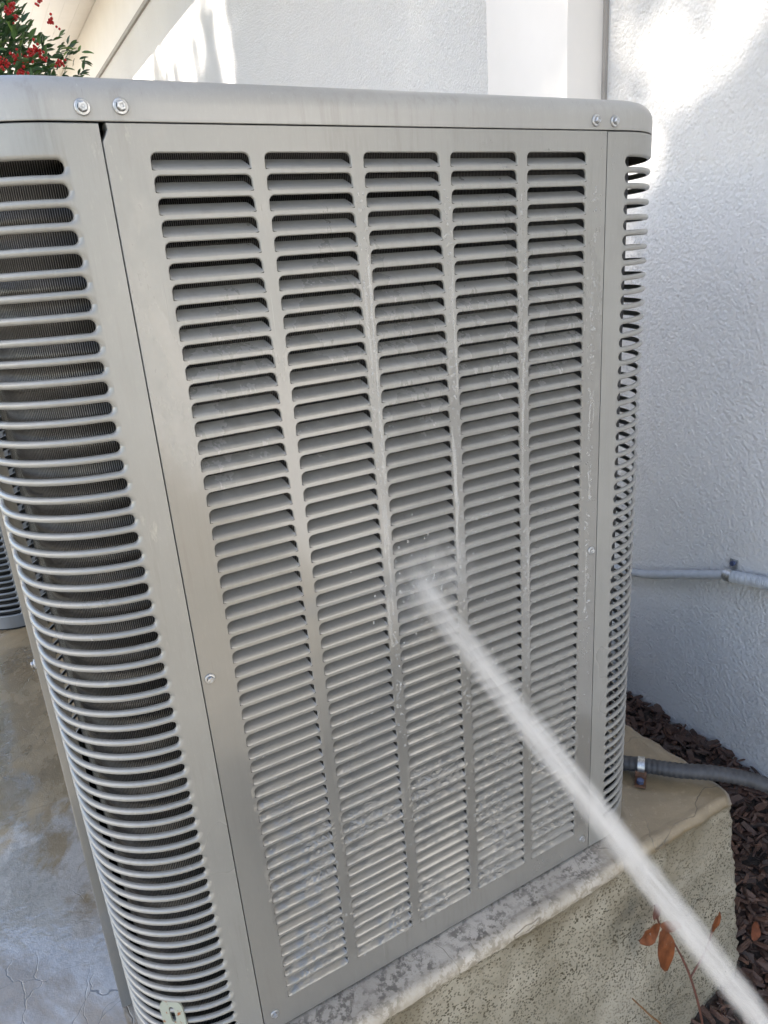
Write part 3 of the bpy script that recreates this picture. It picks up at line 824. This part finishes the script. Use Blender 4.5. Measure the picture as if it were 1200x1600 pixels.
# ------------------------------------------------------------------ berry bush beyond the units
def bush():
    root = tag(empty('berry_bush', (-.15, 3.3, 0)), 'evergreen bush with red berry clusters behind the units', 'bush')
    rl = root.location.copy(); rr = random.Random(11)
    cen = Vector((-.23, 3.35, 1.45)); rad = Vector((.80, .55, .92))
    bm = bmesh.new()
    ends = []
    for i in range(26):
        a = rr.uniform(0, 2*PI); el = rr.uniform(-.3, 1.3)
        e = cen+Vector((rad.x*math.cos(a)*math.cos(el), rad.y*math.sin(a)*math.cos(el), rad.z*math.sin(el)))*rr.uniform(.7, .95)
        tube(bm, spline([(-.2+rr.uniform(-.1, .1), 3.35+rr.uniform(-.1, .1), 0), (cen.x+(e.x-cen.x)*.35, cen.y+(e.y-cen.y)*.35, .8), e], 8), [.014-.0013*k for k in range(9)], 5); ends.append(e)
    o = obj('stems', bm, BARK, root, 60)
    for v in o.data.vertices: v.co -= rl
    def leafmesh(mat):
        b = bmesh.new(); leaf_bm(b, (0, 0, 0), (0, .046, 0), (0, 0, 1), .0105, .35, 4); me = mesh_of('leaf', b, mat); auto(me, 80); return me
    LM = [leafmesh(mm) for mm in LEAFMAT]
    sites = []
    while len(sites) < 15000:
        v = Vector((rr.gauss(0, 1), rr.gauss(0, 1), rr.gauss(0, 1))).normalized()
        r = rr.uniform(.55, 1)**.6
        lump = 1+.20*noise.noise(v*2.3)+.14*noise.noise(v*6)
        p = cen+Vector((v.x*rad.x, v.y*rad.y, v.z*rad.z))*r*lump
        if p.z < .35: continue
        if noise.noise(p*7) < -.30 and r > .85: continue
        sites.append((p, v))
    def score(s): return (s[0]-CAM).length-(.8 if s[0].z > 1.45 and s[0].x > -.25 and s[1].y < .3 else 0)
    sites.sort(key=score)
    bms = [bmesh.new() for _ in range(3)]
    for i, (p, v) in enumerate(sites):
        q = (v+Vector((rr.uniform(-1, 1), rr.uniform(-1, 1), rr.uniform(-.7, 1)))*.9).to_track_quat('Y', 'Z').to_matrix().to_4x4()
        q = q @ Matrix.Rotation(rr.uniform(-1, 1), 4, 'Y') @ Matrix.Scale(rr.uniform(.7, 1.2), 4)
        mi = rr.choices((0, 1, 2), (5, 4, 1))[0]
        if i < 290:
            o = inst('leaf', LM[mi], root); o.matrix_world = Matrix.Translation(p-rl) @ q
        else:
            k0 = len(bms[mi].verts); bms[mi].from_mesh(LM[mi]); bms[mi].verts.ensure_lookup_table()
            mm = Matrix.Translation(p-rl) @ q
            for vv in bms[mi].verts[k0:]: vv.co = mm @ vv.co
    for b, mm in zip(bms, LEAFMAT): tag(obj('foliage', b, mm, root, 80), kind='stuff')
    spots = [(17, 12), (12, 20), (22, 32), (60, 2), (55, 78), (28, 92), (90, 98), (80, 35), (5, 102), (45, 88), (36, 118), (64, 88)]
    for (uu, vv) in spots:
        d = Vector((0, 0, 0))
        a, b = (uu-600)/1118.42, (vv-800)/1118.42
        for k in range(3): d[k] = Rc[0][k]*a+Rc[1][k]*b+Rc[2][k]
        # nearest point of the bush's front surface along that ray
        best = None
        t = 2.0
        while t < 4.2:
            pp = CAM+d*t; e = Vector(((pp.x-cen.x)/rad.x, (pp.y-cen.y)/rad.y, (pp.z-cen.z)/rad.z))
            if e.length < 1.02: best = pp; break
            t += .02
        if not best: best = CAM+d*3.05
        b = bmesh.new()
        for k in range(rr.randint(12, 22)):
            r = bmesh.ops.create_icosphere(b, subdivisions=1, radius=rr.uniform(.0055, .0075))
            o = Vector((rr.gauss(0, .010), rr.gauss(0, .009), rr.gauss(0, .012)))
            for vv_ in r['verts']: vv_.co += best+o-rl+Vector((0, -.02, 0))
        obj('berry_cluster', b, BERRY, root, 80)
bush()

# ------------------------------------------------------------------ unseen trees added on the left to shade the yard
PATCH = []       # sunlit places: (y, z) polygons on a plane of constant x, kept lit by leaving leaves and limbs out of the added crowns
def proj(p):
    t = p.x/SUN.x
    return (p.y-SUN.y*t, p.z-SUN.z*t)
def poly(x, pts): PATCH.append([proj(Vector((x, y, z+Z0))) for y, z in pts])
poly(1.2, [(.30, .36), (.334, .262), (.42, .2225), (.518, .1775), (.542, .075), (.605, -.02), (.645, -.14), (.69, -.2), (.69, .36)])
poly(1.2, [(3.06, -.4), (3.24, -.4), (3.26, 1.2), (3.08, 1.2)])
poly(1.2, [(4.5, .6), (14, .6), (14, 2.2), (4.5, 2.2)])
poly(0.2, [(.15, .07), (.62, .07), (.62, .30), (.15, .30)])
def inpoly(pt, P, grow):
    x, y = pt; inside = False; n = len(P); dm = 9
    for i in range(n):
        (x1, y1), (x2, y2) = P[i], P[(i+1) % n]
        if (y1 > y) != (y2 > y) and x < (x2-x1)*(y-y1)/(y2-y1)+x1: inside = not inside
        L2 = (x2-x1)**2+(y2-y1)**2; t = max(0, min(1, ((x-x1)*(x2-x1)+(y-y1)*(y2-y1))/max(L2, 1e-9)))
        dm = min(dm, math.hypot(x-x1-t*(x2-x1), y-y1-t*(y2-y1)))
    return inside or dm < grow
BOUNDS = [(min(q[0] for q in P)-.1, max(q[0] for q in P)+.1, min(q[1] for q in P)-.1, max(q[1] for q in P)+.1) for P in PATCH]
def tree(loc, cen, rad, nleaf, seed, label):
    rr = random.Random(seed); root = tag(empty('added_shade_tree', loc), label, 'tree', 'unseen trees added to shade the yard'); rl = Vector(loc)
    bm = bmesh.new(); cen = Vector(cen)
    tube(bm, spline([rl, (rl.x+.1, rl.y, rl.z+1.6), cen-Vector((0, 0, rad[2]*.4)), cen+Vector((0, 0, rad[2]*.5))], 16), [.20-.010*i for i in range(17)], 10)
    for i in range(14):
        a = rr.uniform(0, 2*PI); st_ = cen+Vector((0, 0, rr.uniform(-.6, .3)*rad[2]))
        en = cen+Vector((rad[0]*.8*math.cos(a), rad[1]*.8*math.sin(a), rr.uniform(-.3, .7)*rad[2]))
        limb = spline([st_, (st_+en)/2+Vector((0, 0, .25)), en], 6)
        if any(inpoly(proj(q), P, .09) for P in PATCH for q in limb+[(u_+v_)/2 for u_, v_ in zip(limb, limb[1:])]): continue
        tube(bm, limb, [.06-.008*k for k in range(7)], 6)
    o = obj('trunk', bm, BARK, root, 60)
    for v in o.data.vertices: v.co -= rl
    vs, fs = [], []; n = 0
    while n < nleaf:
        v = Vector((rr.gauss(0, 1), rr.gauss(0, 1), rr.gauss(0, 1))).normalized()*(rr.random()**.42)
        p = cen+Vector((v.x*rad[0], v.y*rad[1], v.z*rad[2]))*(1+.18*noise.noise(v*3))
        pr = proj(p); n += 1
        if any(b[0] < pr[0] < b[1] and b[2] < pr[1] < b[3] and inpoly(pr, P, rr.uniform(-.06, .10)) for P, b in zip(PATCH, BOUNDS)) and rr.random() < (.91 if pr[0] < 1.6 else .97): continue  # most leaves shading a sunlit patch are dropped to shape the light
        L = rr.uniform(.05, .085); q = Vector((rr.gauss(0, 1), rr.gauss(0, 1), rr.gauss(0, 1))).to_track_quat('Z', 'Y').to_matrix()
        k = len(vs)
        for c in ((-L, 0, 0), (0, -L*.6, .01), (L, 0, 0), (0, L*.6, .01)): vs.append(p-rl+q @ Vector(c))
        fs.append((k, k+1, k+2, k+3))
    me = bpy.data.meshes.new('crown'); me.from_pydata(vs, [], fs); me.materials.append(CROWN)
    tag(link(bpy.data.objects.new('crown', me), root), kind='stuff')
# crowns sit where the sun's rays to the yard pass, about 8 m away
def ray_back(y, z, d): return Vector((0, y, z))-SUN*(d/SUN.x)
for i, (y, z, d, lab) in enumerate(((0.0, .95, 7.5, 'unseen leafy tree added for shade at the left, nearest the camera'), (2.6, .9, 8.2, 'unseen leafy tree added for shade at the left, second from the camera'), (5.4, .8, 8.0, 'unseen leafy tree added for shade at the left, farthest from the camera'))):
    c = ray_back(y, z, d)
    tree((c.x, c.y, -.70), c, (1.5, 1.75, 2.45), 26000, 20+i, lab)

# ------------------------------------------------------------------ water: jet, mist, drops
def mat_jet():
    k = M('water_jet'); k.t.nodes.remove(k.p)
    tc = k.n('ShaderNodeTexCoord').outputs['Object']
    x, y, z = k.xyz(tc)                                   # z runs along the jet from 0 (far, panel) to 1; x,y radial in metres
    r = k.math('SQRT', k.math('ADD', k.math('MULTIPLY', x, x), k.math('MULTIPLY', y, y)))
    rad = k.step(z, 0, 1, .0215, .0128)
    q = k.math('DIVIDE', r, rad)
    core = k.step(q, 1.0, .25, 0, 1)
    mp = k.n('ShaderNodeMapping'); k.l(tc, mp.inputs[0]); mp.inputs['Scale'].default_value = (160, 160, 9)
    st = k.step(k.noise(mp.outputs[0], 1.0, 4, .7), .34, .68, .08, 1.8)
    mp2 = k.n('ShaderNodeMapping'); k.l(tc, mp2.inputs[0]); mp2.inputs['Scale'].default_value = (60, 60, 14)
    st2 = k.step(k.noise(mp2.outputs[0], 1.0, 4, .65), .32, .62, .25, 1.4)
    dens = k.math('MULTIPLY', k.math('MULTIPLY', k.math('POWER', core, 2.1), st), k.math('MULTIPLY', st2, k.step(z, 0, .85, 55, 290)))
    v = k.n('ShaderNodeVolumePrincipled'); v.inputs['Color'].default_value = (.955, .948, .938, 1); v.inputs['Anisotropy'].default_value = .1
    k.l(dens, v.inputs['Density']); k.l(v.outputs[0], k.out.inputs['Volume'])
    return k.m
J1 = Vector((.2091, -.001, Z0-.4046)); J0 = Vector((.2389, -.4337, Z0-.6328)); J0 = J0+(J0-J1)*.03
jd = J0-J1; JL = jd.length
jet = tag(empty('water_jet', J1), 'white pressurised jet of water striking the louvered front panel', 'water jet')
jet.rotation_euler = jd.to_track_quat('Z', 'Y').to_euler()
bm = bmesh.new()
grid(bm, [[Vector((rad*math.cos(2*PI*i/20), rad*math.sin(2*PI*i/20), z*JL)) for i in range(20)] for z, rad in ((.004, .0215), (.5, .01715), (1, .0128))], True)
for z in (0, 1):
    bm.verts.ensure_lookup_table()
    vs = [v for v in bm.verts if abs(v.co.z-(.004*JL if z == 0 else JL)) < 1e-6]; face(bm, vs)
bmesh.ops.recalc_face_normals(bm, faces=bm.faces)
JETM = mat_jet()
sj = obj('stream', bm, JETM, jet)
for v in sj.data.vertices: v.co.z /= JL
sj.scale = (1, 1, JL)

def mat_mist():
    k = M('water_mist'); k.t.nodes.remove(k.p)
    tc = k.n('ShaderNodeTexCoord').outputs['Object']
    ln = k.n('ShaderNodeVectorMath', operation='LENGTH'); k.l(tc, ln.inputs[0])
    f = k.math('POWER', k.step(ln.outputs['Value'], 1, 0), 2.0)
    nz = k.step(k.noise(k.pos(), 55, 4, .6), .35, .7, .1, 1.6)
    v = k.n('ShaderNodeVolumePrincipled'); v.inputs['Color'].default_value = (.985, .985, .985, 1)
    k.l(k.math('MULTIPLY', k.math('MULTIPLY', f, nz), 30), v.inputs['Density']); k.l(v.outputs[0], k.out.inputs['Volume'])
    return k.m
bm = bmesh.new(); bmesh.ops.create_icosphere(bm, subdivisions=3, radius=1)
sp = obj('splash_mist', bm, mat_mist(), jet)
# world-aligned flattened cloud just off the panel
sp.matrix_world = jet.matrix_basis.inverted() @ (Matrix.Translation(J1+Vector((.012, -.016, .004))) @ Matrix.Diagonal((.085, .022, .075, 1)))

bm = bmesh.new(); rr = random.Random(5)
def drop(c, r, st=1):
    k0 = len(bm.verts); r_ = bmesh.ops.create_icosphere(bm, subdivisions=1, radius=r)
    for v in r_['verts']: v.co = Vector((v.co.x, v.co.y*.6, v.co.z*st))+c
mull = [XC[i]+LW+.0066 for i in range(4)]+[.459]
n = 0
while n < 1700:
    mode = rr.random()
    if mode < .55: x = rr.choice(mull[1:])+rr.uniform(-.004, .004); z = rr.uniform(-.6, -.02)
    elif mode < .85: x = rr.uniform(XC[3], SR-.006); z = rr.uniform(-.60, -.30) if rr.random() < .7 else rr.uniform(-.85, .0)
    else: x = rr.uniform(.0, SR); z = rr.uniform(-.88, -.5)
    inc = any(XC[c]-.001 < x < XC[c]+LW+.001 for c in range(5))
    if inc:
        zz = round(z/PT)*PT-.0022; z = zz+rr.uniform(-.0014, .0010)
    drop(Vector((x, -.0002, z+Z0)), rr.choice((.0007, .0009, .0012, .0016)), rr.uniform(1, 1.6)); n += 1
for c in range(150):                                     # beads flung off round the impact
    a = rr.uniform(0, 2*PI); d = abs(rr.gauss(0, .05))+.01
    drop(J1+Vector((d*math.cos(a), -rr.uniform(.002, .03), d*math.sin(a)*.8)), rr.uniform(.0004, .0011), rr.uniform(1, 2.5))
for c in range(420):                                     # stray drops leaving the jet
    t = rr.random(); a = rr.uniform(0, 2*PI); d = .013+abs(rr.gauss(0, .006+.010*(1-t)))
    pp = J1.lerp(J0, t); side = jd.normalized().orthogonal(); oth = jd.normalized().cross(side)
    drop(pp+side*d*math.cos(a)+oth*d*math.sin(a), rr.uniform(.0002, .0006)*(1.2-.6*t), rr.uniform(1, 2))
def run(x0, z0, z1, wd):
    n = max(6, int((z0-z1)/.006)); rows = []; ph = rr.uniform(0, 9)
    for i in range(n+1):
        z = z0+(z1-z0)*i/n; t = i/n
        xx = x0+.0022*noise.noise(Vector((ph, z*28, 0)))+.001*noise.noise(Vector((ph, z*110, 3)))
        ww = wd*(.65+.7*abs(noise.noise(Vector((ph, z*45, 5)))))*min(1, 6*t+.2, 6*(1-t)+.25)
        rows.append([Vector((xx+ww*o, -.0001-.0009*(1-o*o)*min(1, ww/.002), z+Z0)) for o in (-1, -.6, 0, .6, 1)])
    grid(bm, rows)
for c, n in ((1, 7), (2, 4), (3, 5)):
    for i in range(n):
        z0 = rr.uniform(-.44, -.04); run(mull[c]+rr.uniform(-.0042, .0042), z0, z0-rr.uniform(.04, .16), rr.uniform(.0008, .0021))
for i in range(5): z0 = rr.uniform(-.5, -.1); run(.459+rr.uniform(-.005, .006), z0, z0-rr.uniform(.03, .1), rr.uniform(.0006, .0014))
tag(obj('water_drops', bm, WATER, smooth=80), 'clear water drops and trickles clinging to the front panel', 'water drops', kind='stuff')
